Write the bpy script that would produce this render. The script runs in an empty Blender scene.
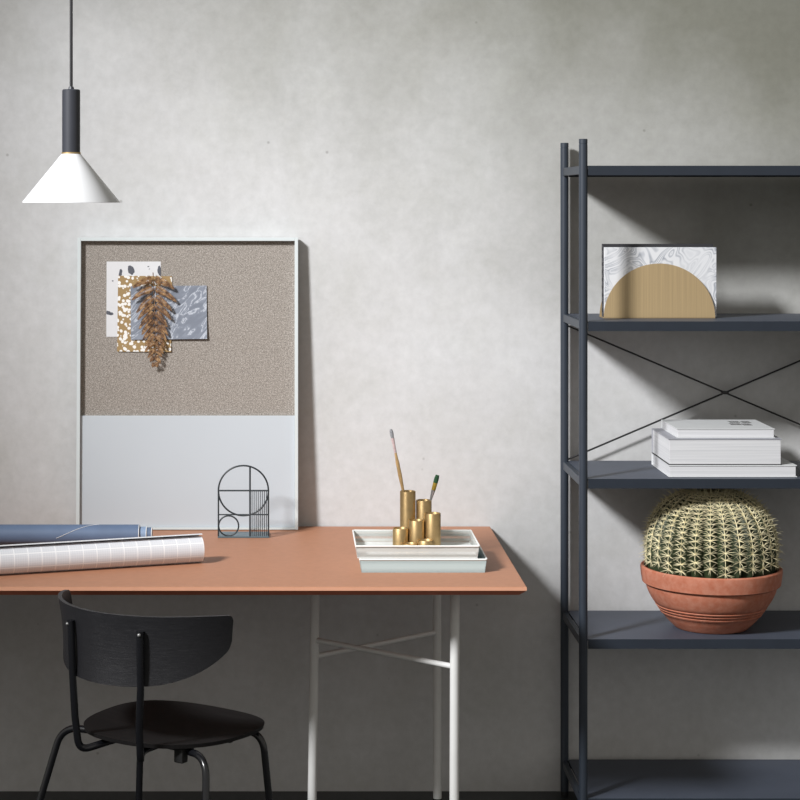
import bpy, bmesh, math, random
from mathutils import Vector, Matrix
PI = math.pi
sc = bpy.context.scene
COL = sc.collection
random.seed(7)

# ------------------------------------------------------------------ camera model
CAM_D, CAM_H, F, VX, VY = 5.41, 1.646, 1940.0, 292.0, 201.0
cam_d = bpy.data.cameras.new('camera'); cam = bpy.data.objects.new('camera', cam_d); COL.objects.link(cam)
cam.location = (0, -CAM_D, CAM_H); cam.rotation_euler = (PI/2, 0, 0)
cam_d.sensor_width = 36; cam_d.lens = F/800*36
cam_d.shift_x = (400-VX)/800; cam_d.shift_y = -(400-VY)/800
cam_d.clip_end = 100
sc.camera = cam
sc.view_settings.view_transform = 'Standard'; sc.view_settings.look = 'None'
sc.view_settings.gamma = 1; sc.view_settings.use_curve_mapping = False
sc.view_settings.exposure = 0.0

def X(px, Y): return (px-VX)*(CAM_D+Y)/F
def Z(py, Y): return CAM_H-(py-VY)*(CAM_D+Y)/F

# ------------------------------------------------------------------ materials
def lin(c):
    return tuple(((v/255)/12.92 if v/255 <= .04045 else ((v/255+.055)/1.055)**2.4) for v in c)+(1,)
class NT:
    def __init__(s, name):
        s.m = bpy.data.materials.new(name); s.m.use_nodes = True
        s.n = s.m.node_tree.nodes; s.l = s.m.node_tree.links
        s.b = s.n['Principled BSDF']
    def node(s, t, **kw):
        n = s.n.new(t)
        for k, v in kw.items():
            if k.startswith('i_'):
                key = k[2:].replace('_', ' ')
                n.inputs[key].default_value = v
            else: setattr(n, k, v)
        return n
    def link(s, a, b): s.l.new(a, b)
    def coord(s, scale=(1,1,1), kind='Object'):
        tc = s.node('ShaderNodeTexCoord'); mp = s.node('ShaderNodeMapping')
        mp.inputs['Scale'].default_value = scale
        s.link(tc.outputs[kind], mp.inputs['Vector']); return mp.outputs['Vector']
    def noise(s, vec, scale, detail=4, rough=.5, dist=0):
        n = s.node('ShaderNodeTexNoise'); n.inputs['Scale'].default_value = scale
        n.inputs['Detail'].default_value = detail; n.inputs['Roughness'].default_value = rough
        n.inputs['Distortion'].default_value = dist
        s.link(vec, n.inputs['Vector']); return n.outputs['Fac']
    def ramp(s, fac, stops, interp='LINEAR'):
        r = s.node('ShaderNodeValToRGB'); r.color_ramp.interpolation = interp
        e = r.color_ramp.elements
        while len(e) < len(stops): e.new(.5)
        for i, (p, c) in enumerate(stops):
            e[i].position = p; e[i].color = c if len(c) == 4 else lin(c)
        s.link(fac, r.inputs['Fac']); return r.outputs['Color']
    def mix(s, fac, a, b, mode='MIX'):
        m = s.node('ShaderNodeMix', data_type='RGBA', blend_type=mode)
        for val, idx in ((fac, 0), (a, 6), (b, 7)):
            if hasattr(val, 'is_output'): s.link(val, m.inputs[idx])
            else: m.inputs[idx].default_value = val
        return m.outputs[2]
    def math(s, op, a, b=None, c=None):
        m = s.node('ShaderNodeMath', operation=op)
        for i, v in enumerate((a, b, c)):
            if v is None: continue
            if hasattr(v, 'is_output'): s.link(v, m.inputs[i])
            else: m.inputs[i].default_value = v
        return m.outputs[0]
    def bump(s, h, strength=.2, dist=.001):
        b = s.node('ShaderNodeBump'); b.inputs['Strength'].default_value = strength
        b.inputs['Distance'].default_value = dist
        s.link(h, b.inputs['Height']); s.link(b.outputs['Normal'], s.b.inputs['Normal'])
def simple(name, col, rough=.5, metal=0, var=.06, scale=30, bump=0, bscale=200, spec=.5, coat=0):
    t = NT(name); v = t.coord()
    n = t.noise(v, scale, 3)
    a = tuple(x*(1-var) for x in lin(col)[:3])+(1,); b = tuple(min(1, x*(1+var)) for x in lin(col)[:3])+(1,)
    t.link(t.ramp(n, [(.3, a), (.7, b)]), t.b.inputs['Base Color'])
    t.b.inputs['Roughness'].default_value = rough; t.b.inputs['Metallic'].default_value = metal
    t.b.inputs['Specular IOR Level'].default_value = spec
    if bump: t.bump(t.noise(v, bscale, 2), bump, .0005)
    return t.m

def wall_mat():
    t = NT('plaster'); v = t.coord()
    big = t.noise(v, 1.1, 5, .55, .3); mid = t.noise(v, 4.5, 6, .6, .6); fine = t.noise(v, 34, 5, .65)
    c = t.ramp(big, [(.30, (196,196,196)), (.5, (205,205,206)), (.72, (211,212,214))])
    c2 = t.ramp(mid, [(.28, (234,234,232)), (.55, (244,244,245)), (.75, (252,252,252))])
    c = t.mix(.75, c, c2, 'MULTIPLY')
    c3 = t.ramp(fine, [(.3, (228,228,227)), (.7, (255,255,255))])
    c = t.mix(.55, c, c3, 'MULTIPLY')
    # plaster gets darker and warmer up high and to the right
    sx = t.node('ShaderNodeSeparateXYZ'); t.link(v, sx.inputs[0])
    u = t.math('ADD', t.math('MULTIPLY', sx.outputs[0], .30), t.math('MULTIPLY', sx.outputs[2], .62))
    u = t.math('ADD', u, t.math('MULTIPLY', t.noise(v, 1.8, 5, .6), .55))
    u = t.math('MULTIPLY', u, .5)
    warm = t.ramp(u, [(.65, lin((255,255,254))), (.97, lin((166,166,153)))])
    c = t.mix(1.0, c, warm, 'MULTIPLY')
    # small dark pits
    vo = t.node('ShaderNodeTexVoronoi'); vo.inputs['Scale'].default_value = 9; t.link(v, vo.inputs['Vector'])
    pit = t.ramp(vo.outputs['Distance'], [(.02, (165,162,158)), (.05, (255,255,255))])
    c = t.mix(.5, c, pit, 'MULTIPLY')
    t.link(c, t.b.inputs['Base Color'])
    t.b.inputs['Roughness'].default_value = .82; t.b.inputs['Specular IOR Level'].default_value = .25
    h = t.math('ADD', t.math('MULTIPLY', mid, .7), t.math('MULTIPLY', fine, .3))
    t.bump(h, .16, .004)
    return t.m
M = {}
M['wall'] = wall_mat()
M['floor'] = simple('floor_concrete', (52,53,55), .45, var=.25, scale=6)
M['ceiling'] = simple('ceiling_paint', (215,213,208), .9)
M['lino'] = simple('terracotta_linoleum', (170,121,94), .55, var=.04, scale=60, bump=.05, bscale=400, spec=.35)
M['lino_edge'] = simple('terracotta_edge', (206,152,124), .5, var=.03, spec=.3)
M['lino_under'] = simple('terracotta_underside_bounce', (205,122,96), .6, var=.05, spec=.3)  # lightened colour stands in for light bounced up off the floor
M['leg'] = simple('powder_white', (212,212,210), .4, var=.02)
M['rubber'] = simple('black_rubber', (22,22,22), .7)
M['steel_dark'] = simple('blue_black_steel', (44,51,61), .45, var=.05, spec=.45)
M['shelf'] = simple('blue_grey_shelf', (66,72,84), .5, var=.06, scale=12, spec=.45)
M['lip'] = simple('dark_shelf_lip', (36,42,51), .5, var=.05, spec=.35)
M['wire'] = simple('black_wire', (28,27,28), .45)
M['chair_steel'] = simple('black_chair_steel', (21,22,26), .22, var=.05, spec=.6)
M['shade'] = simple('white_shade', (205,206,208), .35, var=.01)
M['lamp_black'] = simple('black_lamp', (45,47,54), .45)
M['cord'] = simple('black_cord', (25,25,28), .7)
M['brass'] = simple('brass', (190,162,116), .45, .85, var=.08, scale=80, bump=.05)
M['brass_in'] = simple('brass_inside', (120,92,52), .5, 1, var=.08, scale=80)
M['frame'] = simple('pale_grey_frame', (196,203,204), .5, var=.01)
M['panel'] = simple('pale_grey_panel', (184,190,196), .38, var=.015, scale=4, spec=.4)
M['backing'] = simple('board_backing', (120,105,90), .8)
M['orn'] = simple('dark_green_steel', (32,41,46), .5)
M['orn_base'] = simple('petrol_steel', (84,102,110), .35)
M['tray_rim'] = simple('tray_white_rim', (236,238,236), .4, var=.01)
M['paper'] = simple('white_paper', (235,235,235), .8, var=.02)
M['card'] = simple('off_white_card', (206,206,208), .8, var=.02)
M['ink'] = simple('grey_ink', (82,84,92), .8)
M['ink_text'] = simple('text_ink', (95,95,95), .8)
M['cover_white'] = simple('white_cover', (203,205,206), .5, var=.02)
M['cover_grey'] = simple('grey_cover', (150,151,158), .5, var=.04)
M['cover_dark'] = simple('dark_cover', (38,38,42), .6)
M['half'] = None
M['wood'] = simple('brush_wood', (205,170,118), .5, var=.2, scale=60)
M['ferrule'] = simple('brush_ferrule', (150,150,150), .4, .6, var=.4, scale=120)
M['paint_pink'] = simple('paint_smear', (214,190,190), .6, var=.15, scale=200)
M['green'] = simple('green_bristles', (40,84,52), .8, var=.3, scale=300)
M['yellow'] = simple('yellow_bristles', (170,140,50), .8, var=.2, scale=300)
M['grey_bristle'] = simple('grey_bristles', (150,152,156), .8, var=.3, scale=300)
M['soil'] = simple('soil', (40,32,26), .95, var=.4, scale=200, bump=.8)
M['bulb'] = simple('frosted_bulb', (230,230,225), .4)

def brushed(name, col, sc_=(6, 400, 6)):
    t = NT(name); v = t.coord(sc_)
    n = t.noise(v, 1.0, 4, .6)
    a = tuple(x*.88 for x in lin(col)[:3])+(1,); b = tuple(min(1, x*1.1) for x in lin(col)[:3])+(1,)
    t.link(t.ramp(n, [(.3, a), (.7, b)]), t.b.inputs['Base Color'])
    t.b.inputs['Roughness'].default_value = .5; t.b.inputs['Metallic'].default_value = .3
    return t.m
M['half'] = brushed('brushed_brass', (170,148,112), (300, 3, 3))

def black_wood():
    t = NT('black_stained_wood'); v = t.coord((3, 3, 160), 'Generated'); v2 = t.coord((4, 70, 4))
    n = t.noise(v, 2.2, 5, .7, .4)
    t.link(t.ramp(n, [(.3, (19,19,22)), (.7, (38,38,42))]), t.b.inputs['Base Color'])
    t.b.inputs['Roughness'].default_value = .5; t.b.inputs['Specular IOR Level'].default_value = .4
    t.bump(n, .7, .0012); return t.m
M['bwood'] = black_wood()
def seat_wood():
    t = NT('black_stained_seat'); v = t.coord((6, 120, 6))
    n = t.noise(v, 1.4, 5, .7, .4)
    t.link(t.ramp(n, [(.3, (22,21,22)), (.7, (36,34,34))]), t.b.inputs['Base Color'])
    t.b.inputs['Roughness'].default_value = .55; t.b.inputs['Specular IOR Level'].default_value = .3
    t.bump(n, .3, .0006); return t.m
M['swood'] = seat_wood()

def fabric():
    t = NT('woven_linen'); v = t.coord()
    a = t.noise(t.coord((420, 420, 900)), 1, 2, .6); b = t.noise(t.coord((900, 420, 420)), 1, 2, .6)
    f = t.noise(v, 260, 3, .7); g = t.math('ADD', t.math('MULTIPLY', a, .35), t.math('MULTIPLY', b, .35))
    g = t.math('ADD', g, t.math('MULTIPLY', f, .3))
    t.link(t.ramp(g, [(.38, (86,80,75)), (.5, (141,134,127)), (.62, (198,192,185))]), t.b.inputs['Base Color'])
    t.b.inputs['Roughness'].default_value = .95; t.b.inputs['Specular IOR Level'].default_value = .1
    t.bump(g, .6, .001); return t.m
M['fabric'] = fabric()

def marble(name, dark, midc, light, scale=9, dist=2.2, stretch=(1,1,1), off=0.):
    t = NT(name); v = t.coord(stretch)
    mp = t.node('ShaderNodeMapping'); mp.inputs['Location'].default_value = (off, off*.7, off*1.3); t.link(v, mp.inputs[0]); v = mp.outputs[0]
    n = t.noise(v, scale, 1.2, .4, dist)
    w = t.math('PINGPONG', t.math('MULTIPLY', n, 6.0), .5)
    w = t.math('MULTIPLY', w, 2)
    c = t.ramp(w, [(.10, light), (.2, dark), (.32, midc), (.40, light), (.5, midc), (.62, dark), (.7, midc), (.78, light)])
    n2 = t.noise(v, scale*.7, 3, .5, 1.2)
    c = t.mix(t.ramp(n2, [(.5, lin((0,0,0))), (.62, lin((220,220,220)))]), c, lin(light))
    t.link(c, t.b.inputs['Base Color']); t.b.inputs['Roughness'].default_value = .7
    return t.m
M['marble_book'] = marble('marbled_paper', (140,144,152), (176,179,185), (206,207,210), 9, 1.6, (1,1,1.1), 3.1)
def marble_card_m():
    t = NT('slate_marbled_card'); tc = t.node('ShaderNodeTexCoord')
    mp = t.node('ShaderNodeMapping'); mp0 = t.node('ShaderNodeMapping'); mp0.inputs['Rotation'].default_value = (0, math.radians(40), 0); mp.inputs['Scale'].default_value = (10, 1, 34)
    t.link(tc.outputs['Object'], mp0.inputs['Vector']); t.link(mp0.outputs['Vector'], mp.inputs['Vector'])
    n = t.noise(mp.outputs['Vector'], 1.0, 4, .55, 1.1)
    c = t.ramp(n, [(.40, (112,118,130)), (.48, (124,130,142)), (.505, (186,191,200)), (.53, (128,134,146)), (.6, (118,124,136)), (.64, (178,183,192)), (.68, (122,128,140))])
    t.link(c, t.b.inputs['Base Color']); t.b.inputs['Roughness'].default_value = .7
    return t.m
M['marble_card'] = marble_card_m()
def spotted():
    t = NT('ochre_spotted_card'); v = t.coord()
    vo = t.node('ShaderNodeTexVoronoi'); vo.inputs['Scale'].default_value = 95; vo.inputs['Randomness'].default_value = .85
    n = t.noise(v, 60, 2)
    va = t.node('ShaderNodeVectorMath', operation='ADD'); t.link(v, va.inputs[0])
    cmb = t.node('ShaderNodeCombineXYZ'); t.link(t.math('MULTIPLY', n, .006), cmb.inputs[0]); t.link(cmb.outputs[0], va.inputs[1])
    t.link(va.outputs[0], vo.inputs['Vector'])
    c = t.ramp(vo.outputs['Distance'], [(.42, (226,224,220)), (.48, (150,124,84))])
    t.link(c, t.b.inputs['Base Color']); t.b.inputs['Roughness'].default_value = .8
    return t.m
M['spotted'] = spotted()

def mesh_metal(name, col, pitch=.003, open_r=.26):
    t = NT(name); v = t.coord((1/pitch,)*3)
    vo = t.node('ShaderNodeTexVoronoi'); vo.inputs['Scale'].default_value = 1; vo.inputs['Randomness'].default_value = 0
    mp = t.node('ShaderNodeMapping'); mp.inputs['Location'].default_value = (.5,.5,.5); t.link(v, mp.inputs[0]); t.link(mp.outputs[0], vo.inputs['Vector'])
    hole = t.math('LESS_THAN', vo.outputs['Distance'], open_r)
    t.link(t.math('SUBTRACT', 1, hole), t.b.inputs['Alpha'])
    t.b.inputs['Base Color'].default_value = lin(col); t.b.inputs['Roughness'].default_value = .45
    return t.m
M['tray'] = mesh_metal('perforated_pale_steel', (196,199,196), .0028, .42)
M['tray_low'] = mesh_metal('perforated_blue_grey_steel', (178,196,198), .0028, .25)

def grid_paper():
    t = NT('gridded_print'); tc = t.node('ShaderNodeTexCoord'); sp = t.node('ShaderNodeSeparateXYZ'); t.link(tc.outputs['UV'], sp.inputs[0])
    def band(o, period, w):
        f = t.math('FRACT', t.math('DIVIDE', o, period)); return t.math('LESS_THAN', f, w)
    u, vv = sp.outputs[0], sp.outputs[1]
    big = t.math('MAXIMUM', band(u, .034, .08), band(vv, .034, .08))
    fine = t.math('MAXIMUM', band(u, .0058, .22), band(vv, .0058, .22))
    c = t.mix(fine, lin((204,206,211)), lin((212,213,218)))
    c = t.mix(big, c, lin((228,228,230)))
    t.link(c, t.b.inputs['Base Color']); t.b.inputs['Roughness'].default_value = .7
    return t.m
M['grid'] = grid_paper()
M['paper_back'] = simple('unprinted_paper_back', (186,182,166), .8, var=.03)
M['blue'] = simple('blueprint_blue', (90,108,136), .6, var=.08, scale=14)
M['blue_light'] = simple('pale_blueprint', (128,148,176), .6, var=.08, scale=14)

def terracotta():
    t = NT('terracotta'); v = t.coord()
    n = t.noise(v, 9, 5, .6); n2 = t.noise(v, 60, 4, .6)
    c = t.ramp(n, [(.3, (152,86,62)), (.6, (174,104,79)), (.8, (188,126,104))])
    c = t.mix(.25, c, t.ramp(n2, [(.3, (160,90,65)), (.8, (220,180,160))]))
    t.link(c, t.b.inputs['Base Color']); t.b.inputs['Roughness'].default_value = .7
    t.b.inputs['Specular IOR Level'].default_value = .3
    t.bump(n2, .2, .001); return t.m
M['terra'] = terracotta()
M['cactus'] = simple('cactus_green', (42,52,27), .6, var=.3, scale=40)
M['wool'] = simple('cactus_wool', (190,170,120), .95, var=.2, scale=150)
M['spine'] = simple('cream_spines', (226,216,178), .6, var=.22, scale=25)
def fern_mat():
    t = NT('dried_fern'); v = t.coord(); n = t.noise(v, 90, 4, .6)
    t.link(t.ramp(n, [(.32, (58,40,28)), (.48, (112,78,48)), (.68, (176,140,98))]), t.b.inputs['Base Color'])
    t.b.inputs['Roughness'].default_value = .7; return t.m
M['fern'] = fern_mat()
def pages():
    t = NT('page_edges'); v = t.coord((4, 4, 900)); n = t.noise(v, 1, 2)
    t.link(t.ramp(n, [(.3, (184,185,188)), (.7, (206,206,208))]), t.b.inputs['Base Color'])
    t.b.inputs['Roughness'].default_value = .85; return t.m
M['pages'] = pages()

# ------------------------------------------------------------------ object helpers
def root(name, label, cat, loc, rot=(0,0,0), group=None):
    o = bpy.data.objects.new(name, None); COL.objects.link(o)
    o.empty_display_size = .05
    o.location = loc; o.rotation_euler = rot; o['label'] = label; o['category'] = cat
    if group: o['group'] = group
    return o
def tag(o, label, cat, loc=(0,0,0), rot=(0,0,0), group=None):
    o['label'] = label; o['category'] = cat; o.location = loc; o.rotation_euler = rot
    if group: o['group'] = group
    return o
def obj(name, bm, mat, parent=None, smooth=False, label=None, normals=True):
    if normals: bmesh.ops.recalc_face_normals(bm, faces=bm.faces)
    me = bpy.data.meshes.new(name); bm.to_mesh(me); bm.free()
    if isinstance(mat, (list, tuple)):
        for m in mat: me.materials.append(m)
    else: me.materials.append(mat)
    if smooth:
        for p in me.polygons: p.use_smooth = True
        me.set_sharp_from_angle(angle=math.radians(40))
    o = bpy.data.objects.new(name, me); COL.objects.link(o)
    if parent: o.parent = parent
    if label: o['label'] = label
    return o
def box(bm, x0, x1, y0, y1, z0, z1, bev=0, mi=0):
    vs = [bm.verts.new(c) for c in ((x0,y0,z0),(x1,y0,z0),(x1,y1,z0),(x0,y1,z0),(x0,y0,z1),(x1,y0,z1),(x1,y1,z1),(x0,y1,z1))]
    fs = [bm.faces.new([vs[i] for i in q]) for q in ((0,3,2,1),(4,5,6,7),(0,1,5,4),(1,2,6,5),(2,3,7,6),(3,0,4,7))]
    for f in fs: f.material_index = mi
    if bev:
        es = set(e for f in fs for e in f.edges)
        r = bmesh.ops.bevel(bm, geom=list(es), offset=bev, segments=2, affect='EDGES', profile=.5)
        for f in r['faces']: f.material_index = mi
    return fs
def nb(): return bmesh.new()
def bx(*a, **k):
    bm = nb(); box(bm, *a, **k); return bm
def fillet(pts, r, n=8):
    pts = [Vector(p) for p in pts]; out = [pts[0]]
    for i in range(1, len(pts)-1):
        a, b, c = pts[i-1], pts[i], pts[i+1]
        d1 = (a-b); d2 = (c-b); rr = min(r, d1.length*.49, d2.length*.49)
        p, q = b+d1.normalized()*rr, b+d2.normalized()*rr
        for k in range(n+1):
            t = k/n; out.append(p*(1-t)**2+b*2*t*(1-t)+q*t*t)
    out.append(pts[-1]); return out
def tube(bm, pts, r, n=14, closed=False, mi=0, cap=True, radii=None):
    pts = [Vector(p) for p in pts]; m = len(pts); rings = []; prev = None
    for i, p in enumerate(pts):
        if closed: d = (pts[(i+1) % m]-pts[i-1]).normalized()
        else: d = ((pts[i+1] if i < m-1 else p)-(pts[i-1] if i else p)).normalized()
        if prev is None:
            up = Vector((0,0,1)) if abs(d.z) < .9 else Vector((1,0,0)); u = d.cross(up).normalized()
        else: u = (prev-d*prev.dot(d)).normalized()
        prev = u; w = d.cross(u)
        rr = radii[i] if radii else r
        rings.append([bm.verts.new(p+(u*math.cos(2*PI*k/n)+w*math.sin(2*PI*k/n))*rr) for k in range(n)])
    for i in range(m if closed else m-1):
        A, B = rings[i], rings[(i+1) % m]
        for k in range(n):
            f = bm.faces.new((A[k], A[(k+1) % n], B[(k+1) % n], B[k])); f.material_index = mi
    if not closed and cap:
        bm.faces.new(rings[0]); bm.faces.new(rings[-1])
def lathe(bm, prof, n=64, closed=False, cx=0, cy=0):
    rings = []
    for r, z in prof:
        if r < 1e-6: rings.append([bm.verts.new((cx, cy, z))])
        else: rings.append([bm.verts.new((cx+r*math.cos(2*PI*k/n), cy+r*math.sin(2*PI*k/n), z)) for k in range(n)])
    prs = list(zip(rings, rings[1:]))
    if closed: prs.append((rings[-1], rings[0]))
    for A, B in prs:
        for k in range(n):
            k2 = (k+1) % n
            if len(A) == 1 and len(B) == 1: continue
            if len(A) == 1: bm.faces.new((A[0], B[k], B[k2]))
            elif len(B) == 1: bm.faces.new((A[k], A[k2], B[0]))
            else: bm.faces.new((A[k], A[k2], B[k2], B[k]))
def prism(bm, outline, y0, y1):
    """outline of (x, z) extruded in y"""
    a = [bm.verts.new((x, y0, z)) for x, z in outline]; b = [bm.verts.new((x, y1, z)) for x, z in outline]
    bm.faces.new(a); bm.faces.new(list(reversed(b)))
    n = len(a)
    for i in range(n): bm.faces.new((a[i], a[(i+1) % n], b[(i+1) % n], b[i]))

# ------------------------------------------------------------------ setting
def structure(name, bm, mat, loc=(0,0,0)):
    o = obj(name, bm, mat); o.location = loc; o['kind'] = 'structure'; return o
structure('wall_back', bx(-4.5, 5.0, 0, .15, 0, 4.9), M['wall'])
structure('floor', bx(-4.5, 5.0, -7.5, .15, -.1, 0), M['floor'])
structure('ceiling', bx(-4.5, 5.0, -1.9, .15, 4.9, 5.0), M['ceiling'])

# ------------------------------------------------------------------ desk
TX0, TX1, TY0, TY1, TZ = -1.50, .5515, -.855, -.008, .74
desk = root('desk', 'long terracotta topped desk on white tubular trestle legs', 'desk', ((TX0+TX1)/2, -.43, 0))
dx, dy = desk.location.x, desk.location.y
bm = nb()
ch = .012
lo = [(TX0, TY0), (TX1, TY0), (TX1, TY1), (TX0, TY1)]
def loop(ins, z): 
    s = [(TX0+ins, TY0+ins), (TX1-ins, TY0+ins), (TX1-ins, TY1-ins), (TX0+ins, TY1-ins)]
    return [bm.verts.new((x-dx, y-dy, z)) for x, y in s]
L = [loop(.0015, TZ), loop(0, TZ-.0015), loop(0, TZ-.009), loop(.016, TZ-.022)]
f = bm.faces.new(L[0])
for i in range(3):
    for k in range(4):
        q = bm.faces.new((L[i][k], L[i][(k+1) % 4], L[i+1][(k+1) % 4], L[i+1][k])); q.material_index = [0, 1, 2][i]
q = bm.faces.new(list(reversed(L[3]))); q.material_index = 2
obj('tabletop', bm, [M['lino'], M['lino_edge'], M['lino_under']], desk)
UZ = TZ-.022
def trestle(apex, front, rear, za, zb_):
    """three-legged trestle: one inner leg, two outer legs, a brace and a top rail to each"""
    rl = .0116
    for top_, foot in (apex, front, rear):
        bm = nb(); tube(bm, [(foot[0]-dx, foot[1]-dy, .016), (top_[0]-dx, top_[1]-dy, UZ)], rl, 20)
        lg = obj('leg', bm, M['leg'], desk, True)
        bm = nb(); lathe(bm, [(0, 0), (.0125, 0), (.0125, .018), (0, .018)], 20, cx=foot[0]-dx, cy=foot[1]-dy)
        obj('foot_cap', bm, M['rubber'], lg, True, label='black rubber foot cap')
    def at(l, z):
        t = z/UZ; return Vector((l[1][0]+(l[0][0]-l[1][0])*t-dx, l[1][1]+(l[0][1]-l[1][1])*t-dy, z))
    for o_, z in ((front, za), (rear, zb_)):
        for nm, zz, r_ in (('brace', z, .0070), ('top_rail', UZ-.011, .010)):
            a, b = at(apex, zz), at(o_, zz); d = (b-a).normalized()*.009
            bm = nb(); tube(bm, [a+d, b-d], r_, 14); obj(nm, bm, M['leg'], desk, True)
mx = lambda p: ((TX0+TX1-p[0][0], p[0][1]), (TX0+TX1-p[1][0], p[1][1]))
legs3 = [((.0610, -.405), (.0505, -.410)), ((.3965, -.69), (.392, -.715)), ((.3945, -.125), (.3965, -.120))]
trestle(*legs3, .5146, .471)
trestle(*[mx(p) for p in legs3], .5146, .471)

# ------------------------------------------------------------------ chair
chair = root('dining_chair', 'black wooden dining chair with curved backrest, pulled up to the desk', 'chair', (-.278, -.957, 0), (0, 0, -math.radians(36)))
# seat
bm = nb(); N = 96
def seat_pt(a, k, z):
    c, s = math.cos(a), math.sin(a); e = 2/2.35
    x = .197*math.copysign(abs(c)**e, c)*k; y = .197*math.copysign(abs(s)**e, s)*k
    x *= 1+.10*(y/.205)          # wider at the front
    dish = -.010*(1-k*k) + .006*max(0, -y/.2)**2 - .010*max(0, y/.2)**3
    return (x, y, z+dish)
ks = [0.02, .3, .55, .78, .92, 1.0]
top = [[bm.verts.new(seat_pt(2*PI*i/N, k, .452 if k < 1 else .450)) for i in range(N)] for k in ks]
bot = [[bm.verts.new(seat_pt(2*PI*i/N, k if k < 1 else .99, .441)) for i in range(N)] for k in ks]
for S in (top, bot):
    bm.faces.new(S[0])
    for A, B in zip(S, S[1:]):
        for i in range(N): bm.faces.new((A[i], A[(i+1) % N], B[(i+1) % N], B[i]))
for i in range(N): bm.faces.new((top[-1][i], top[-1][(i+1) % N], bot[-1][(i+1) % N], bot[-1][i]))
obj('seat', bm, M['swood'], chair, True)
# backrest: plywood band curving round the sitter, bottom edge rising towards the wing tips
bm = nb(); NA, NZ = 140, 14; R0 = .254; A = math.radians(69)
grid = {}
for i in range(NA+1):
    s = -1+2*i/NA; a = s*A
    zt = .747 - .006*abs(s)**6
    zb = .589 + .018*abs(s)**2 + .062*abs(s)**3.5
    # rounded wing tips
    e = (1-abs(s))*A*R0
    for rc, sg in ((.011, 1), (.015, 0)):
        if e < rc:
            c = rc-math.sqrt(max(0, rc*rc-(rc-e)**2))
            if sg: zt -= c
            else: zb += c
    for j in range(NZ+1):
        z = zb+(zt-zb)*j/NZ
        for q, off in ((0, 0), (1, -.009)):
            r = R0+off + .05*(z-.66) + .006*((z-.66)/.08)**2
            grid[q, i, j] = bm.verts.new((r*math.sin(a)+.005, -r*math.cos(a)+.006, z))
for q in (0, 1):
    for i in range(NA):
        for j in range(NZ): bm.faces.new((grid[q,i,j], grid[q,i+1,j], grid[q,i+1,j+1], grid[q,i,j+1]))
for i in range(NA):
    for j in (0, NZ): bm.faces.new((grid[0,i,j], grid[0,i+1,j], grid[1,i+1,j], grid[1,i,j]))
for j in range(NZ):
    for i in (0, NA): bm.faces.new((grid[0,i,j], grid[0,i,j+1], grid[1,i,j+1], grid[1,i,j]))
obj('backrest', bm, M['bwood'], chair, True)
# the two back rods, bending forward under the seat
for sx in (-1, 1):
    a = sx*math.radians(21.5)+math.radians(2)
    xr_, yr_ = math.sin(a), -math.cos(a)
    pts = [(xr_*.268+.005, yr_*.268+.006, .716), (xr_*.2655+.005, yr_*.2655+.006, .66), (xr_*.263+.005, yr_*.263+.006, .6), (xr_*.248, yr_*.248, .50), (xr_*.238, yr_*.238, .422),
           (xr_*.15, yr_*.19, .4335), (xr_*.12, .06, .4325)]
    pts = pts[:4]+fillet(pts[3:], .03)[1:]
    bm = nb(); tube(bm, pts, .0082, 16); rd = obj('back_rod', bm, M['chair_steel'], chair, True)
    bm = nb(); bmesh.ops.create_icosphere(bm, subdivisions=2, radius=.0042, matrix=Matrix.Translation((xr_*.2755+.005, yr_*.2755+.006, .709)))
    obj('rivet', bm, M['ferrule'], rd, True, label='small bright rivet')
# legs: each bends out from under the seat and splays down
for tp, bt in (((-.222,-.125), (-.308,-.225)), ((.203,-.125), (.270,-.215)), ((.165,.130), (.200,.155)), ((-.200,.130), (-.235,.155))):
    back = tp[1] < 0; zt_ = .432 if back else .425
    inner = (tp[0]*.35, tp[1]*.72 if back else tp[1]*.8)
    pts = fillet([(*inner, zt_-.002), (*tp, zt_), (*bt, 0)], .045, 10)
    bm = nb(); tube(bm, pts, .0082, 16); obj('leg', bm, M['chair_steel'], chair, True)
bm = nb()
box(bm, -.13, .13, -.105, -.075, .424, .440, .003); box(bm, -.13, .13, .085, .115, .414, .432, .003)
box(bm, -.015, .015, -.08, .09, .426, .440, .003)
obj('seat_bracket', bm, M['chair_steel'], chair, True)
for px_, py_, k_ in ((.128, -.12, 1), (.155, .02, .5), (-.155, .02, .5)):
    bm = nb(); box(bm, px_-.012*k_, px_+.012*k_, py_-.011*k_, py_+.011*k_, .4405-.033*k_, .4405, .003*k_)
    obj('stacking_bumper', bm, M['rubber'], chair)

# ------------------------------------------------------------------ pinboard
BL = (-.2885, -.044, TZ+.0003); BR_ = (-math.radians(2.65), 0, 0)
W2, HH = .3055, .804
board = root('pinboard', 'large framed board, linen pinboard above pale grey panel, leaning on the wall', 'pinboard', BL, BR_)
ft, fd = .0095, .030
for nm, a in (('frame_side', (-W2, -W2+ft, -fd, 0, 0, HH)), ('frame_side', (W2-ft, W2, -fd, 0, 0, HH)),
              ('frame_rail', (-W2+ft, W2-ft, -fd, 0, HH-ft, HH)), ('frame_rail', (-W2+ft, W2-ft, -fd, 0, 0, .006))):
    obj(nm, bx(*a, bev=.0008), M['frame'], board)
zs = (528-415)/362.5
obj('linen_panel', bx(-W2+ft, W2-ft, -.012, -.006, zs, HH-ft), M['fabric'], board)
obj('grey_panel', bx(-W2+ft, W2-ft, -.021, -.006, .006, zs, bev=.001), M['panel'], board)
obj('backing', bx(-W2+ft, W2-ft, -.006, -.001, .006, HH-ft), M['backing'], board)
BM = Matrix.Translation(BL) @ Matrix.Rotation(BR_[0], 4, 'X')
def bpt(px, py, y=-.012):   # photo point on the board -> board coords
    return ((px-VX)/362.3-BL[0], (528.8-py)/362.3)
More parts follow.
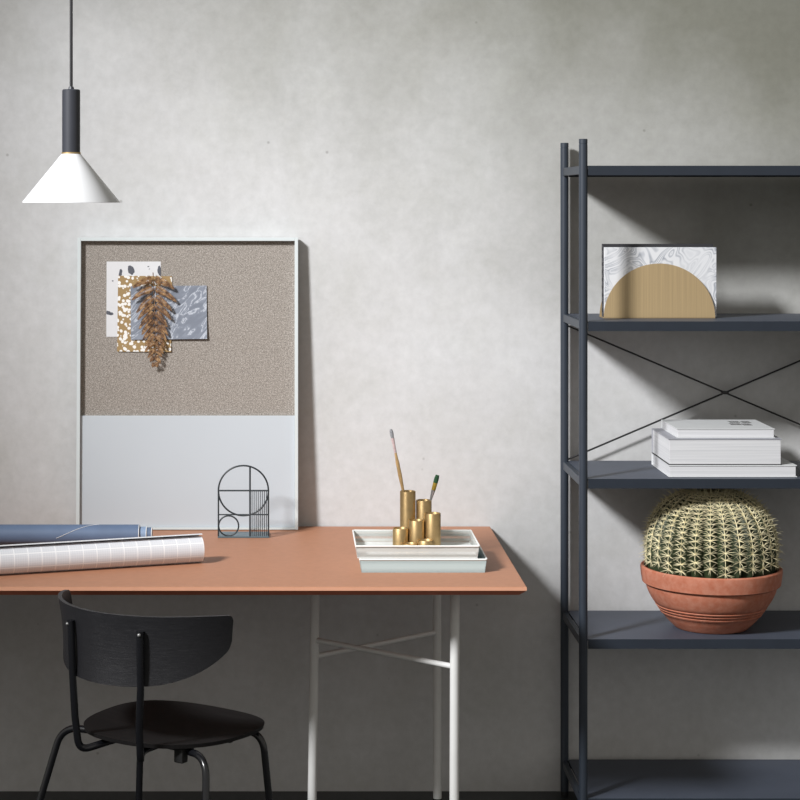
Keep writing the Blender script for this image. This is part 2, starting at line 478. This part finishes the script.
def on_board(o, px, py, y, label, cat, group=None, roll=0):
    lx, lz = bpt(px, py)
    o.matrix_world = BM @ Matrix.Translation((lx, y, lz)) @ Matrix.Rotation(roll, 4, 'Y')
    o['label'] = label; o['category'] = cat
    if group: o['group'] = group
    return o
def card(name, x0, y0, x1, y1, mat, y, curl=0):
    w, h = (x1-x0)/362.3/2, (y1-y0)/362.3/2
    bm = nb(); n = 10; V = {}
    for i in range(n+1):
        for j in range(n+1):
            u, v = -1+2*i/n, -1+2*j/n
            lift = curl*max(0, (u-v)/2)**2*.5+curl*max(0, -v)**3*.5
            for q in (0, 1): V[q,i,j] = bm.verts.new((u*w, -lift-.0004*q, v*h))
    for q in (0, 1):
        for i in range(n):
            for j in range(n): bm.faces.new((V[q,i,j], V[q,i+1,j], V[q,i+1,j+1], V[q,i,j+1]))
    for i in range(n):
        for a_ in (0, n):
            bm.faces.new((V[0,i,a_], V[0,i+1,a_], V[1,i+1,a_], V[1,i,a_])); bm.faces.new((V[0,a_,i], V[0,a_,i+1], V[1,a_,i+1], V[1,a_,i]))
    o = obj(name, bm, mat); return o, (x0+x1)/2, (y0+y1)/2, w, h
o, cx, cy, w, h = card('art_card', 105.5, 261.5, 160, 337, M['card'], 0)
on_board(o, cx, cy, -.0125, 'white art card with dark blots, topmost and leftmost of the pinned cards', 'card', 'cards pinned on the linen board')
def blob(o, bx_, by_, rx, rz, rot=0, seed=0):
    bm = nb(); rnd = random.Random(seed); vs = []
    for k in range(18):
        a = 2*PI*k/18; r = 1+rnd.uniform(-.16, .16)
        x, z = rx*r*math.cos(a), rz*r*math.sin(a)
        x, z = x*math.cos(rot)-z*math.sin(rot), x*math.sin(rot)+z*math.cos(rot)
        vs.append(bm.verts.new((max(-w, min(w, bx_+x)), -.00065, max(-h, min(h, by_+z)))))
    bm.faces.new(vs); r = bmesh.ops.extrude_face_region(bm, geom=list(bm.faces))
    for v in r['geom']:
        if isinstance(v, bmesh.types.BMVert): v.co.y += .0002
    obj('ink_blot', bm, M['ink'], o, label='dark grey ink blot')
for i, (px, py, rx, rz, rot) in enumerate(((130,270,3.0,4.9,.3), (119.5,273,1.6,4.2,-.15), (159,271,2.3,5,.1), (107.5,313,2.8,2.0,-.5), (110.5,314,2.0,1.6,.4), (111.7,281,.9,.6,0), (147.5,266.5,1.0,.5,.3), (148.5,269,.7,.4,.3))):
    blob(o, (px-cx)/362.3, (cy-py)/362.3, rx/362.3, rz/362.3, rot, i)
o, cx, cy, w, h = card('art_card', 116.8, 276, 171, 352, M['spotted'], 0, .003)
on_board(o, cx, cy, -.0137, 'ochre art card with white spots, behind the fern and slate card', 'card', 'cards pinned on the linen board', .01)
o, cx, cy, w, h = card('art_card', 130, 286, 206.5, 339.5, M['marble_card'], 0, .006)
on_board(o, cx, cy, -.0155, 'slate blue marbled art card, the landscape one right of the fern', 'card', 'cards pinned on the linen board', -.012)

# fern frond
bm = nb(); rnd = random.Random(3)
def leaf(base, d, ln, wd, lift):
    """small flat leaflet with a raised midline, double-sided thin"""
    base = Vector(base); d = Vector(d).normalized(); n = Vector((0,-1,0)); s = d.cross(n).normalized()
    v = [bm.verts.new(base+n*.0003), bm.verts.new(base+d*ln*.35+s*wd*.5+n*lift*.2), bm.verts.new(base+d*ln+n*lift),
         bm.verts.new(base+d*ln*.35-s*wd*.5+n*lift*.2), bm.verts.new(base+d*ln*.4+n*(lift*.6+wd*.18))]
    for t in ((0,1,4), (1,2,4), (2,3,4), (3,0,4)): bm.faces.new([v[i] for i in t])
Lf = .245
def rach(t): return Vector((.004*math.sin(t*2.4)-.002+.008*t, -.004, -t*Lf))
npin = 12
for k in range(npin):
    t = .03+.93*(k/(npin-1))**.93
    b = rach(t); length = .076*(1-t)**.62*(1.0 if k > 0 else .8)+.005
    for side in (-1, 1):
        ang = math.radians((2, 10)[k] if k < 2 else 18+30*t+rnd.uniform(-6, 6))
        d0 = Vector((side*math.cos(ang), 0, -math.sin(ang)))
        ll = length*rnd.uniform(.88, 1.08)
        n = max(5, int(ll/.0037)); prev = b.copy(); pts = [prev.copy()]
        lift_amt = rnd.uniform(.002, .009)
        for i in range(1, n+1):
            u = i/n; dd = Vector((d0.x, 0, d0.z-.75*u)).normalized()
            p = prev+dd*(ll/n); p.y = b.y-lift_amt*math.sin(u*PI*.8)
            lw = (.0235*(1-u)**.7+.0035)*(1-.40*t)
            nrm = Vector((-dd.z, 0, dd.x))
            for sd in (-1, 1):
                dl = (nrm*sd+dd*.65).normalized()
                leaf(p, dl, lw*.66, .0044, .0004+rnd.uniform(-.0008, .001))
            pts.append(p.copy()); prev = p
        tube(bm, pts, .0006, 5)
tube(bm, [rach(i/20) for i in range(-1, 21)], .0011, 6, radii=[.0014-.001*i/22 for i in range(22)])
fern = obj('dried_fern', bm, M['fern'], normals=False)
on_board(fern, 153.5, 277, -.021, 'dried rust brown fern frond hanging tip down over the pinned cards', 'fern', None, .02)

# ------------------------------------------------------------------ arch ornament
OY = -.195; s_ = F/(CAM_D+OY)
def ox(px): return (px-243.4)/s_
def oz(py): return (538-py)/s_
orn = root('arch_ornament', 'small dark metal arch ornament of circles and bars standing before the board', 'ornament', (X(243.4, OY), OY, TZ+.0003))
def strip(name, pts, w=.0042, d=.004, closed=False):
    bm = nb(); tube(bm, pts, w/2, 8, closed); o = obj(name, bm, M['orn'], orn, True); return o
Ro = 25/s_; cz = oz(490.8)
obj('base', bx(-Ro-.002, Ro+.002, 0, .075, 0, .0045, bev=.0006), M['orn_base'], orn, label='flat petrol blue base plate')
arch = [(-Ro, .002, .004), (-Ro, .002, cz)]+[(-Ro*math.cos(PI*i/40), .002, cz+Ro*math.sin(PI*i/40)) for i in range(1, 41)]+[(Ro, .002, .004)]
strip('arch_frame', arch)
strip('large_ring', [(Ro*math.cos(2*PI*i/64), .002, cz+Ro*math.sin(2*PI*i/64)) for i in range(64)], .0046, closed=True)
rr = 10/s_; cc = (ox(228.6), oz(526))
strip('small_ring', [(cc[0]+rr*math.cos(2*PI*i/48), .002, cc[1]+rr*math.sin(2*PI*i/48)) for i in range(48)], closed=True)
strip('crossbar', [(-Ro, .002, cz), (Ro, .002, cz)], .0044)
strip('crossbar', [(-Ro, .002, oz(514.8)), (Ro, .002, oz(514.8))], .0034)
xv = ox(250); strip('upright', [(xv, .002, .004), (xv, .002, cz+math.sqrt(Ro*Ro-xv*xv))], .0048)
for k in range(1, 9):
    x = xv+(Ro-xv)*k/9; strip('thin_bar', [(x, .002, .004), (x, .002, cz)], .0021)

# ------------------------------------------------------------------ rolls
def roll_mesh(length, path, uvscale=True, thick=.0004):
    """sheet with cross-section path [(y,z)] along +x"""
    bm = nb(); uvl = bm.loops.layers.uv.new('UVMap'); n = len(path); V = {}
    acc = [0]
    for a, b in zip(path, path[1:]): acc.append(acc[-1]+math.hypot(a[0]-b[0], a[1]-b[1]))
    xs = [0, .0008, length/2, length-.0008, length]
    for i, (y, z) in enumerate(path):
        for k, x in enumerate(xs): V[i,k] = bm.verts.new((x, y, z))
    for i in range(n-1):
        for k in range(4):
            f = bm.faces.new((V[i,k], V[i,k+1], V[i+1,k+1], V[i+1,k]))
            for lp, uv in zip(f.loops, ((xs[k], acc[i]), (xs[k+1], acc[i]), (xs[k+1], acc[i+1]), (xs[k], acc[i+1]))): lp[uvl].uv = uv
    return bm
def spiral(r0, r1, turns, a_end, flare=0, fl_ang=1.2, cz=None, n=90, mir=1):
    out = []; a0 = a_end-turns*2*PI
    for i in range(n+1):
        t = i/n; a = a0+turns*2*PI*t; r = r0+(r1-r0)*t
        rem = (1-t)*turns*2*PI
        if rem < fl_ang: r += flare*(1-rem/fl_ang)**1.7
        out.append((mir*r*math.cos(a), (cz if cz else r1)+r*math.sin(a)))
    return out
# white gridded roll; x axis from right end towards the left front
rr_ = .0328
wr = Vector((X(201, -.545), -.545)); wl = Vector((X(0, -.71), -.71))
d = (wl-wr).normalized(); ang = math.atan2(d.y, d.x)
bm = roll_mesh(.72, spiral(.0300, rr_, 2.15, math.radians(112), .0085, 1.7, cz=rr_+.0008, mir=-1))
white_roll = root('paper_roll', 'white roll of gridded paper with a loose edge, foremost on the desk', 'paper roll', (wr.x, wr.y, TZ+.0004), (0, 0, ang), 'paper rolls on the desk')
sheet = obj('gridded_sheet', bm, M['grid'], white_roll, True)
so = sheet.modifiers.new('thick', 'SOLIDIFY'); so.thickness = .0005; so.offset = 0
bm = roll_mesh(.715, spiral(.016, .0285, 2.4, math.radians(40), 0, 1, cz=rr_+.0008))
sh2 = obj('inner_sheet', bm, M['paper'], white_roll, True); so = sh2.modifiers.new('thick', 'SOLIDIFY'); so.thickness = .0005; so.offset = 0
# blue roll
BY = -.300
rb = .0264
blue_roll = root('paper_roll', 'blue roll of blueprint sheets lying behind the white gridded roll', 'paper roll', (X(139, BY), BY, TZ+.0004), (0, 0, PI), 'paper rolls on the desk')
bm = roll_mesh(.66, spiral(.0235, rb, 1.6, math.radians(200), .0, 1, cz=rb+.0006))
o = obj('outer_sheet', bm, M['blue'], blue_roll, True); so = o.modifiers.new('thick', 'SOLIDIFY'); so.thickness = .0006; so.offset = 0
for k, (ext, r_, m) in enumerate(((.020, .0205, 'blue_light'), (.034, .0185, 'blue'))):
    bm = roll_mesh(.66+ext, spiral(r_-.002, r_, 1.5, math.radians(160), 0, 1, cz=rb+.0006)); bmesh.ops.translate(bm, verts=bm.verts, vec=(-ext, 0, 0))
    o = obj('inner_sheet', bm, M[m], blue_roll, True); so = o.modifiers.new('thick', 'SOLIDIFY'); so.thickness = .0006; so.offset = 0
    bm = nb(); tube(bm, [(-ext, r_*math.cos(2*PI*i/40), rb+.0006+r_*math.sin(2*PI*i/40)) for i in range(40)], .0010, 6, True)
    obj('white_edge', bm, M['paper'], o, True, label='white sheet edge')
bm = nb(); tube(bm, [(-.0008, (rb-.0004)*math.cos(2*PI*i/40), rb+.0006+(rb-.0004)*math.sin(2*PI*i/40)) for i in range(40)], .0009, 6, True)
obj('sheet_edge', bm, M['paper'], blue_roll, True, label='white edge of the outer sheet')
bm = nb()
def helix(x0, x1, a0, a1, r=.0007, n=30):
    tube(bm, [(x0+(x1-x0)*i/n, (rb+.0002)*math.cos(a0+(a1-a0)*i/n), rb+.0006+(rb+.0002)*math.sin(a0+(a1-a0)*i/n)) for i in range(n+1)], r, 5)
helix(.105, .215, math.radians(95), math.radians(-12), .0005)
obj('printed_line', bm, M['paper'], blue_roll, True, label='white printed line')
bm = nb(); helix(.41, .60, math.radians(60), math.radians(48), .0004)
obj('printed_line', bm, M['paper'], blue_roll, True, label='fine white printed line')

# ------------------------------------------------------------------ trays
def tray(name, x0, x1, yf, yb, z0, h, mat, label):
    cx, cy = (x0+x1)/2, (yf+yb)/2; w, dd = (x1-x0)/2, (yb-yf)/2; ti = .004
    r = root(name, label, 'tray', (cx, cy, z0), group='letter trays stacked on the desk')
    def ring(k, z): return [(-w+k, -dd+k, z), (w-k, -dd+k, z), (w-k, dd-k, z), (-w+k, dd-k, z)]
    B, T = ring(ti, .002), ring(0, h)
    for i, nm in enumerate(('front_side', 'right_side', 'back_side', 'left_side')):
        bm = nb(); j = (i+1) % 4
        q = [bm.verts.new(c) for c in (B[i], B[j], T[j], T[i])]; bm.faces.new(q)
        n = Vector(B[j])-Vector(B[i]); inn = Vector((-n.y, n.x, 0)).normalized()*.0010
        rr2 = bmesh.ops.extrude_face_region(bm, geom=list(bm.faces))
        bmesh.ops.translate(bm, verts=[v for v in rr2['geom'] if isinstance(v, bmesh.types.BMVert)], vec=inn)
        obj('side_panel', bm, mat, r)
    obj('bottom', bx(-w+ti, w-ti, -dd+ti, dd-ti, 0.0, .0014), M['tray_rim'] if mat == M['tray'] else mat, r)
    bm = nb(); tube(bm, fillet([T[0], T[1], T[2], T[3], T[0]], .004, 4), .0021, 8)
    obj('rim', bm, M['tray_rim'], r, True, label='white wire rim')
    return r
tray('letter_tray', .1655, .4745, -.685, -.462, TZ+.0004, .0325, M['tray_low'], 'pale blue grey mesh letter tray, the lower one, flat on the desk')
TZ2 = TZ+.0004+.0325+.0026
tray('letter_tray', .1555, .4565, -.687, -.46, TZ2, .0300, M['tray'], 'white mesh letter tray, the upper one, holding the brass tubes')
# ------------------------------------------------------------------ brass tube holder
HX, HY, HZ = X(416.7, -.55), -.55, TZ2+.0017
holder = root('pen_holder', 'brass pen holder of clustered round tubes standing in the white tray', 'pen holder', (HX, HY, HZ))
rt = .0197; step = .0405; row = .0345
tops = {(-.5, 1): Z(491, HY+row), (.5, 1): Z(500, HY+row), (-1, 0): Z(528, HY), (0, 0): Z(520, HY), (1, 0): Z(513, HY), (-.5, -1): Z(543.5, HY-row), (.5, -1): Z(540, HY-row)}
for (i, j), zt in tops.items():
    bm = nb(); hh = zt-HZ; x, y = i*step, j*row
    lathe(bm, [(0, 0), (rt-.001, 0), (rt, .001), (rt, hh-.0008), (rt-.0006, hh), (rt-.0014, hh), (rt-.002, hh-.0008), (rt-.002, .003), (0, .003)], 40, cx=x, cy=y)
    obj('brass_tube', bm, M['brass'], holder, True)
def brush(name, label, p0, p1, segs, flat=None, group='paint brushes in the brass holder'):
    p0, p1 = Vector(p0), Vector(p1); d = p1-p0; L_ = d.length
    r = root(name, label, 'paint brush', p0, d.to_track_quat('Z', 'Y').to_euler(), group)
    for nm, m, prof, sx in segs:
        bm = nb(); lathe(bm, [(a, b*L_) for a, b in prof], 16)
        if sx != 1: bmesh.ops.scale(bm, verts=bm.verts, vec=(sx, .45, 1))
        obj(nm, bm, M[m], r, True)
bY = HY+row
brush('paint_brush', 'tall wooden paint brush with grey bristles in the tallest brass tube',
      (X(413.5, bY), bY-.008, HZ+.006), (X(391, bY), bY+.012, Z(429.5, bY)),
      [('handle', 'wood', [(0,0), (.0028,.0), (.0036,.3), (.0036,.48), (.0050,.60), (.0044,.66), (.0048,.70), (.0036,.74), (.0030,.80), (0,.80)], 1),
       ('ferrule', 'paint_pink', [(0,.79), (.0031,.79), (.0034,.86), (.0042,.92), (0,.92)], 1),
       ('bristles', 'grey_bristle', [(0,.92), (.0036,.92), (.0048,.96), (.0036,.995), (0,1)], 1)])
brush('paint_brush', 'short flat paint brush with green tipped bristles in the right back tube',
      (X(418.5, bY), bY-.004, HZ+.006), (X(437.8, bY), bY+.008, Z(475.5, bY)),
      [('handle', 'wood', [(0,0), (.0025,0), (.0030,.45), (0,.45)], 1),
       ('ferrule', 'ferrule', [(0,.44), (.0026,.44), (.0027,.64), (.0052,.78), (0,.78)], 1),
       ('paint_smear', 'paint_pink', [(.0031,.655), (.0038,.69), (.0054,.76), (.0049,.765)], .98),
       ('bristles', 'yellow', [(0,.78), (.0052,.78), (.0058,.89), (0,.89)], 1),
       ('bristle_tip', 'green', [(0,.885), (.0058,.885), (.0060,.95), (.0045,1), (0,1)], 1)])

# ------------------------------------------------------------------ pendant lamp
LY = -1.3; sl = F/(CAM_D+LY); LX = X(71.2, LY)
lz = lambda py: Z(py, LY)
zr = lz(202.6)
lamp = root('pendant_lamp', 'pendant lamp with white cone shade hanging from a black cord', 'lamp', (LX, LY, zr))
q = lambda px: px/sl
bm = nb(); zt = lz(154)-zr
lathe(bm, [(q(48.6), 0), (q(48.6), .0015), (q(9.6), zt), (q(9.6)-.001, zt), (q(48.0)-.001, .001), (q(48.0), 0)], 96, closed=True)
obj('lamp_shade', bm, M['shade'], lamp, True)
bm = nb(); lathe(bm, [(0, zt-.002), (q(9.6), zt-.002), (q(9.6), zt+.0035), (0, zt+.0035)], 48); obj('brass_ring', bm, M['brass'], lamp, True, label='thin brass ring above the shade')
bm = nb(); z1, z2 = zt+.0035, lz(89.5)-zr
lathe(bm, [(0, z1), (q(9.0), z1), (q(9.0), z2-.002), (q(9.0)-.002, z2), (q(3), z2), (q(2.4), z2+.006), (0, z2+.006)], 48); obj('lamp_socket', bm, M['lamp_black'], lamp, True)
bm = nb(); tube(bm, [(0, 0, z2+.004), (0, 0, 4.87-zr)], q(1.55), 12); obj('cord', bm, M['cord'], lamp, True)
bm = nb(); lathe(bm, [(0, 4.85-zr), (.045, 4.85-zr), (.05, 4.86-zr), (.05, 4.8998-zr), (0, 4.8998-zr)], 40); obj('ceiling_rose', bm, M['lamp_black'], lamp, True)
bm = nb(); bmesh.ops.create_uvsphere(bm, u_segments=24, v_segments=16, radius=.022, matrix=Matrix.Translation((0, 0, .052)))
tube(bm, [(0,0,.06), (0,0,zt)], .012, 16)
obj('bulb', bm, M['bulb'], lamp, True)

# ------------------------------------------------------------------ shelving unit
SX0, SX1, SYf, SYb = .755, 1.645, -.380, -.035
unit = root('shelving_unit', 'tall blue black metal shelving unit standing against the plaster wall', 'shelving unit', ((SX0+SX1)/2, -.2, 0))
ux, uy = unit.location.x, unit.location.y
pr = .0112
ztop = 1.807
for x in (SX0, SX1):
    for y in (SYf, SYb):
        bm = nb(); lathe(bm, [(0, .012), (pr, .012), (pr, ztop-.014), (pr-.0008, ztop-.0135), (pr-.0008, ztop-.0125), (pr, ztop-.012), (pr, ztop-.001), (pr-.001, ztop), (0, ztop)], 28, cx=x-ux, cy=y-uy)
        p_ = obj('post', bm, M['steel_dark'], unit, True)
        bm = nb(); lathe(bm, [(0, 0), (pr*.9, 0), (pr*.9, .012), (0, .012)], 20, cx=x-ux, cy=y-uy); obj('foot', bm, M['rubber'], p_, True)
st = .0250
SZ = [.0975, .5105, .926, 1.334, 1.7375]
for i, z in enumerate(SZ):
    for x in (SX0, SX1):
        obj('side_rail', bx(x-ux-.006, x-ux+.006, SYf-uy+.009, SYb-uy-.009, z-st+.003, z, bev=.0015), M['steel_dark'], unit)
    x0, x1, y0, y1 = SX0-ux+.0062, SX1-ux-.0062, SYf-uy-.004, SYb-uy+.004
    sh = obj('shelf', bx(x0+.004, x1-.004, y0+.0022, y1-.0022, z-.004, z-.0002), M['shelf'], unit)
    for nm, ya, yb_, dd_ in (('front_lip', y0, y0+.0022, .012), ('back_lip', y1-.0022, y1, -.012)):
        bm = nb(); xa, xb = x0+.006, x1-.006
        box(bm, xa, xb, ya, yb_, z-st, z, bev=.0004)
        obj(nm, bm, M['lip'], sh, label='darker folded edge of the shelf')
zt_, zb_ = 1.335-.031, .926
for a, b in (((SX0, zt_), (SX1, zb_)), ((SX0, zb_), (SX1, zt_))):
    off = .0016 if a[1] > b[1] else -.0016
    bm = nb(); tube(bm, [(a[0]-ux, SYb-uy+.003+off, a[1]), (b[0]-ux, SYb-uy+.003+off, b[1])], .0026, 10); obj('cross_brace', bm, M['wire'], unit, True)
bm = nb(); lathe(bm, [(0, -.006), (.010, -.006), (.011, 0), (.010, .006), (0, .006)], 20)
bmesh.ops.rotate(bm, verts=bm.verts, matrix=Matrix.Rotation(PI/2, 3, 'X')); bmesh.ops.scale(bm, verts=bm.verts, vec=(1, 1, .45))
bmesh.ops.translate(bm, verts=bm.verts, vec=((SX0+SX1)/2-ux, SYb-uy+.003, (zt_+zb_)/2)); obj('brace_joint', bm, M['wire'], unit, True)

# ------------------------------------------------------------------ holder with notebooks, second shelf
ZS = 1.3343
HYf = -.252; Rh = .148; hcx = X(659.5, HYf)
hold = root('letter_holder', 'brass letter holder of two half discs on the second highest shelf', 'letter holder', (hcx, HYf, ZS))
def half(bm, y0, y1):
    prism(bm, [(-Rh*math.cos(PI*i/60), .0012+Rh*.975*math.sin(PI*i/60)) for i in range(61)], y0, y1)
bm = nb(); half(bm, 0, .0022); obj('front_half_disc', bm, M['half'], hold)
bm = nb(); half(bm, .070, .0722); obj('back_half_disc', bm, M['half'], hold)
obj('base_plate', bx(-Rh, Rh, 0, .0722, 0, .0018), M['half'], hold)
nx0, nx1 = X(604.3, -.24), X(716.0, -.24)
nh = Z(247.3, -.24)-ZS-.002
ncx = (nx0+nx1)/2; nw = (nx1-nx0)/2
note = root('notebook', 'grey and white marbled notebook held upright in the brass holder', 'notebook', (ncx, -.245, ZS+.0021), group='notebooks in the brass holder')
obj('front_cover', bx(-nw, nw, 0, .0016, 0, nh, bev=.0005), M['marble_book'], note)
obj('pages', bx(-nw+.001, nw-.002, .0016, .012, .001, nh-.001), M['pages'], note)
obj('back_cover', bx(-nw, nw, .012, .0136, 0, nh), M['marble_book'], note)
note2 = root('notebook', 'black covered notebook behind the marbled one in the brass holder', 'notebook', (ncx-.001, -.228, ZS+.0021), group='notebooks in the brass holder')
h2 = Z(244.0, -.225)-ZS-.002
obj('cover', bx(-nw-.001, nw-.004, 0, .0030, 0, h2, bev=.0008), M['cover_dark'], note2)
obj('pages', bx(-nw+.001, nw-.005, .003, .016, .001, h2-.004), M['pages'], note2)
obj('back_cover', bx(-nw-.001, nw-.004, .016, .0185, 0, h2, bev=.0006), M['cover_dark'], note2)
for k in range(9):
    z = .018+k*(h2-.03)/8
    obj('stitch', bx(-nw-.0016, -nw+.003, .0030, .0165, z-.004, z+.004, bev=.0008), M['cover_dark'], note2)

# ------------------------------------------------------------------ books, third shelf
def book(label, x0, x1, yf, yb, z0, t, cover, ct=.0022, grp='books stacked on the middle shelf', spine_back=True, sag=0):
    cx, cy = (x0+x1)/2, (yf+yb)/2; w, dd = (x1-x0)/2, (yb-yf)/2
    r = root('book', label, 'book', (cx, cy, z0), group=grp)
    obj('pages', bx(-w+.003, w-.003, -dd+.002, dd-.003, ct, t-ct, bev=.0006), M['pages'], r)
    obj('cover', bx(-w, w, -dd, dd, 0, ct, bev=.0006), cover[0], r)
    obj('cover', bx(-w, w, -dd, dd, t-ct, t, bev=.0006), cover[1], r, label=cover[2])
    obj('spine', bx(-w, w, dd-.003, dd, ct*.5, t-ct*.5, bev=.0008), cover[1], r)
    return r
zb = .9263
book('wide white book at the bottom of the stack', .982, X(797, -.353), -.354, -.11, zb, .0310, (M['cover_white'], M['cover_white'], None))
b2 = book('thickest white book, in the middle of the stack', .982, X(782, -.350), -.351, -.112, zb+.0312, .0680, (M['cover_dark'], M['cover_grey'], 'grey top cover'), .0020)
b3 = book('smaller thin white book with grey lettering, on top of the stack', 1.008, 1.2655, -.330, -.112, zb+.0994, .0235, (M['cover_white'], M['cover_white'], None), .0016)
# lettering on the top book: two short blocks of heavy type, in two lines
cx3, cy3 = b3.location.x, b3.location.y; zt3 = .0235
bm = nb(); rnd = random.Random(5)
def glyphs(px0, px1, py0, py1):
    for ln in range(2):
        a, b = (py0, (py0+py1)/2-.3) if ln == 0 else ((py0+py1)/2+.3, py1)
        x = px0+ln*1.2
        while x < px1+ln*1.2-.6:
            w_ = rnd.uniform(.9, 1.6)
            zt_w = zb+.0994+zt3
            D0 = (CAM_H-zt_w)*F/(a-VY); D1 = (CAM_H-zt_w)*F/(b-VY)
            xa, xb = (x-VX)*D1/F-cx3, (x+w_-VX)*D1/F-cx3
            box(bm, xa, xb, -(CAM_D-D1)-cy3, -(CAM_D-D0)-cy3, zt3-.0001, zt3+.0002)
            x += w_+rnd.uniform(.25, .45)
glyphs(730.5, 740.5, 421.2, 425.0); glyphs(743, 752, 421.2, 425.4)
obj('cover_lettering', bm, M['ink_text'], b3, label='grey cover lettering')

# ------------------------------------------------------------------ potted cactus
PX, PY, PZ = X(711, -.235), -.235, .5108
pot = root('potted_cactus', 'large round cactus with pale spines in a terracotta bowl on the shelf', 'potted plant', (PX, PY, PZ))
bm = nb()
prof = [(0, 0), (.094, 0), (.098, .003), (.103, .008), (.112, .0165), (.1215, .027), (.1285, .0365), (.1325, .0385), (.1348, .0425), (.1318, .0450), (.1378, .0470), (.1408, .0510), (.1378, .0535), (.1435, .0553), (.1465, .0593), (.1440, .0618),
        (.1485, .0640), (.1535, .0710), (.1590, .0800), (.1625, .0870), (.1665, .0950), (.1698, .1040), (.1715, .1120), (.1722, .1160), (.1780, .117), (.1815, .120), (.1845, .140), (.1860, .155), (.1855, .160), (.1820, .1630),
        (.1770, .1625), (.1740, .158), (.1700, .120), (.15, .07), (.1, .03), (0, .02)]
lathe(bm, prof, 96)
po = obj('terracotta_bowl', bm, M['terra'], pot, True)
bm = nb(); lathe(bm, [(0, .140), (.1, .139), (.1725, .136), (.168, .125), (0, .12)], 64); obj('soil', bm, M['soil'], pot, True)
# ribbed body
NR = 28; Rb = .1715; HB = .166; cz0 = Z(548, PY)-PZ-.006
def body(phi, th, push=0):
    """phi around, th from the top; ribs are sharp ridges"""
    f_ = abs(math.cos(NR*phi/2)); ridge = (1-f_)                       # 1 on the valley
    depth = .12*min(1, math.sin(th)*1.6)
    r = 1-depth*ridge**.9
    e = 2/2.25
    sx, cz_ = math.sin(th)**e, math.copysign(abs(math.cos(th))**e, math.cos(th))
    dimple = .012*math.exp(-(th/.28)**2)
    return Vector(((Rb*r+push)*sx*math.cos(phi), (Rb*r+push)*sx*math.sin(phi), cz0+(HB*r+push)*cz_-dimple))
bm = nb(); NP, NT_ = NR*10, 40
ths = [.03+(2.35-.03)*i/NT_ for i in range(NT_+1)]
rings = [[bm.verts.new(body(2*PI*k/NP, th)) for k in range(NP)] for th in ths]
for A_, B_ in zip(rings, rings[1:]):
    for k in range(NP): bm.faces.new((A_[k], A_[(k+1) % NP], B_[(k+1) % NP], B_[k]))
bm.faces.new(rings[0]); bm.faces.new(list(reversed(rings[-1])))
cb = obj('cactus_body', bm, M['cactus'], pot, True)
bm = nb(); lathe(bm, [(0, cz0+HB-.006), (.02, cz0+HB-.007), (.038, cz0+HB-.012), (.03, cz0+HB-.02), (0, cz0+HB-.02)], 32); obj('woolly_crown', bm, M['wool'], cb, True, label='pale woolly crown')
bm = nb(); rnd = random.Random(11)
def needle(p, d, ln, r):
    d = d.normalized(); up = Vector((0,0,1)) if abs(d.z) < .9 else Vector((1,0,0)); u = d.cross(up).normalized(); w_ = d.cross(u)
    mid = p+d*ln*.55; tip = p+d*ln-Vector((0,0,ln*.06))
    A_ = [bm.verts.new(p+(u*math.cos(a)+w_*math.sin(a))*r) for a in (0, 2.094, 4.189)]
    B_ = [bm.verts.new(mid+(u*math.cos(a)+w_*math.sin(a))*r*.8) for a in (0, 2.094, 4.189)]
    t_ = bm.verts.new(tip)
    for k in range(3):
        bm.faces.new((A_[k], A_[(k+1) % 3], B_[(k+1) % 3], B_[k])); bm.faces.new((B_[k], B_[(k+1) % 3], t_))
for k in range(NR):
    phi = 2*PI*k/NR
    th = .22; 
    while th < 1.92:
        p = body(phi, th); e1 = body(phi+.02, th); e0 = body(phi, th+.03)
        T = (body(phi, th+.03)-body(phi, th-.03)).normalized(); n = (p-Vector((0,0,cz0))).normalized()
        n = (n-T*n.dot(T)).normalized(); S = n.cross(T)
        upper = th < .7
        if p.z > .170:
            for sd in (-1, 1):
                for a in (-.75, -.35, 0, .35):
                    a += rnd.uniform(-.2, .2)
                    dd = S*sd*math.cos(a)+T*math.sin(a)+n*rnd.uniform(.12, .55)
                    needle(p+n*.0003, dd, rnd.uniform(.019, .027)*(1 if not upper else .75), .00085)
            for sg in (-1, 1): needle(p, T*sg+n*rnd.uniform(.12, .3), rnd.uniform(.014, .019), .0011)
            needle(p, n+S*rnd.uniform(-.4, .4)+T*rnd.uniform(0, .5), rnd.uniform(.018, .027), .0009)
        th += .0145/Rb
        th += rnd.uniform(0, .012)
sp = obj('spines', bm, M['spine'], cb, normals=False); sp['kind'] = 'stuff'

# ------------------------------------------------------------------ light
w = bpy.data.worlds.new('world'); sc.world = w; w.use_nodes = True
bg = w.node_tree.nodes['Background']; bg.inputs['Color'].default_value = (1.0, .96, .88, 1); bg.inputs['Strength'].default_value = .44
ld = bpy.data.lights.new('key', 'SPOT'); lo_ = bpy.data.objects.new('key_light', ld); COL.objects.link(lo_)
ld.energy = 3500; ld.shadow_soft_size = .48; ld.spot_size = math.radians(33); ld.spot_blend = 1.0; ld.color = (.985, .99, 1.0)
lo_.location = (-3.7, -4.6, 4.85)
lo_.rotation_euler = (Vector((1.12, 0, .92))-Vector(lo_.location)).to_track_quat('-Z', 'Y').to_euler()
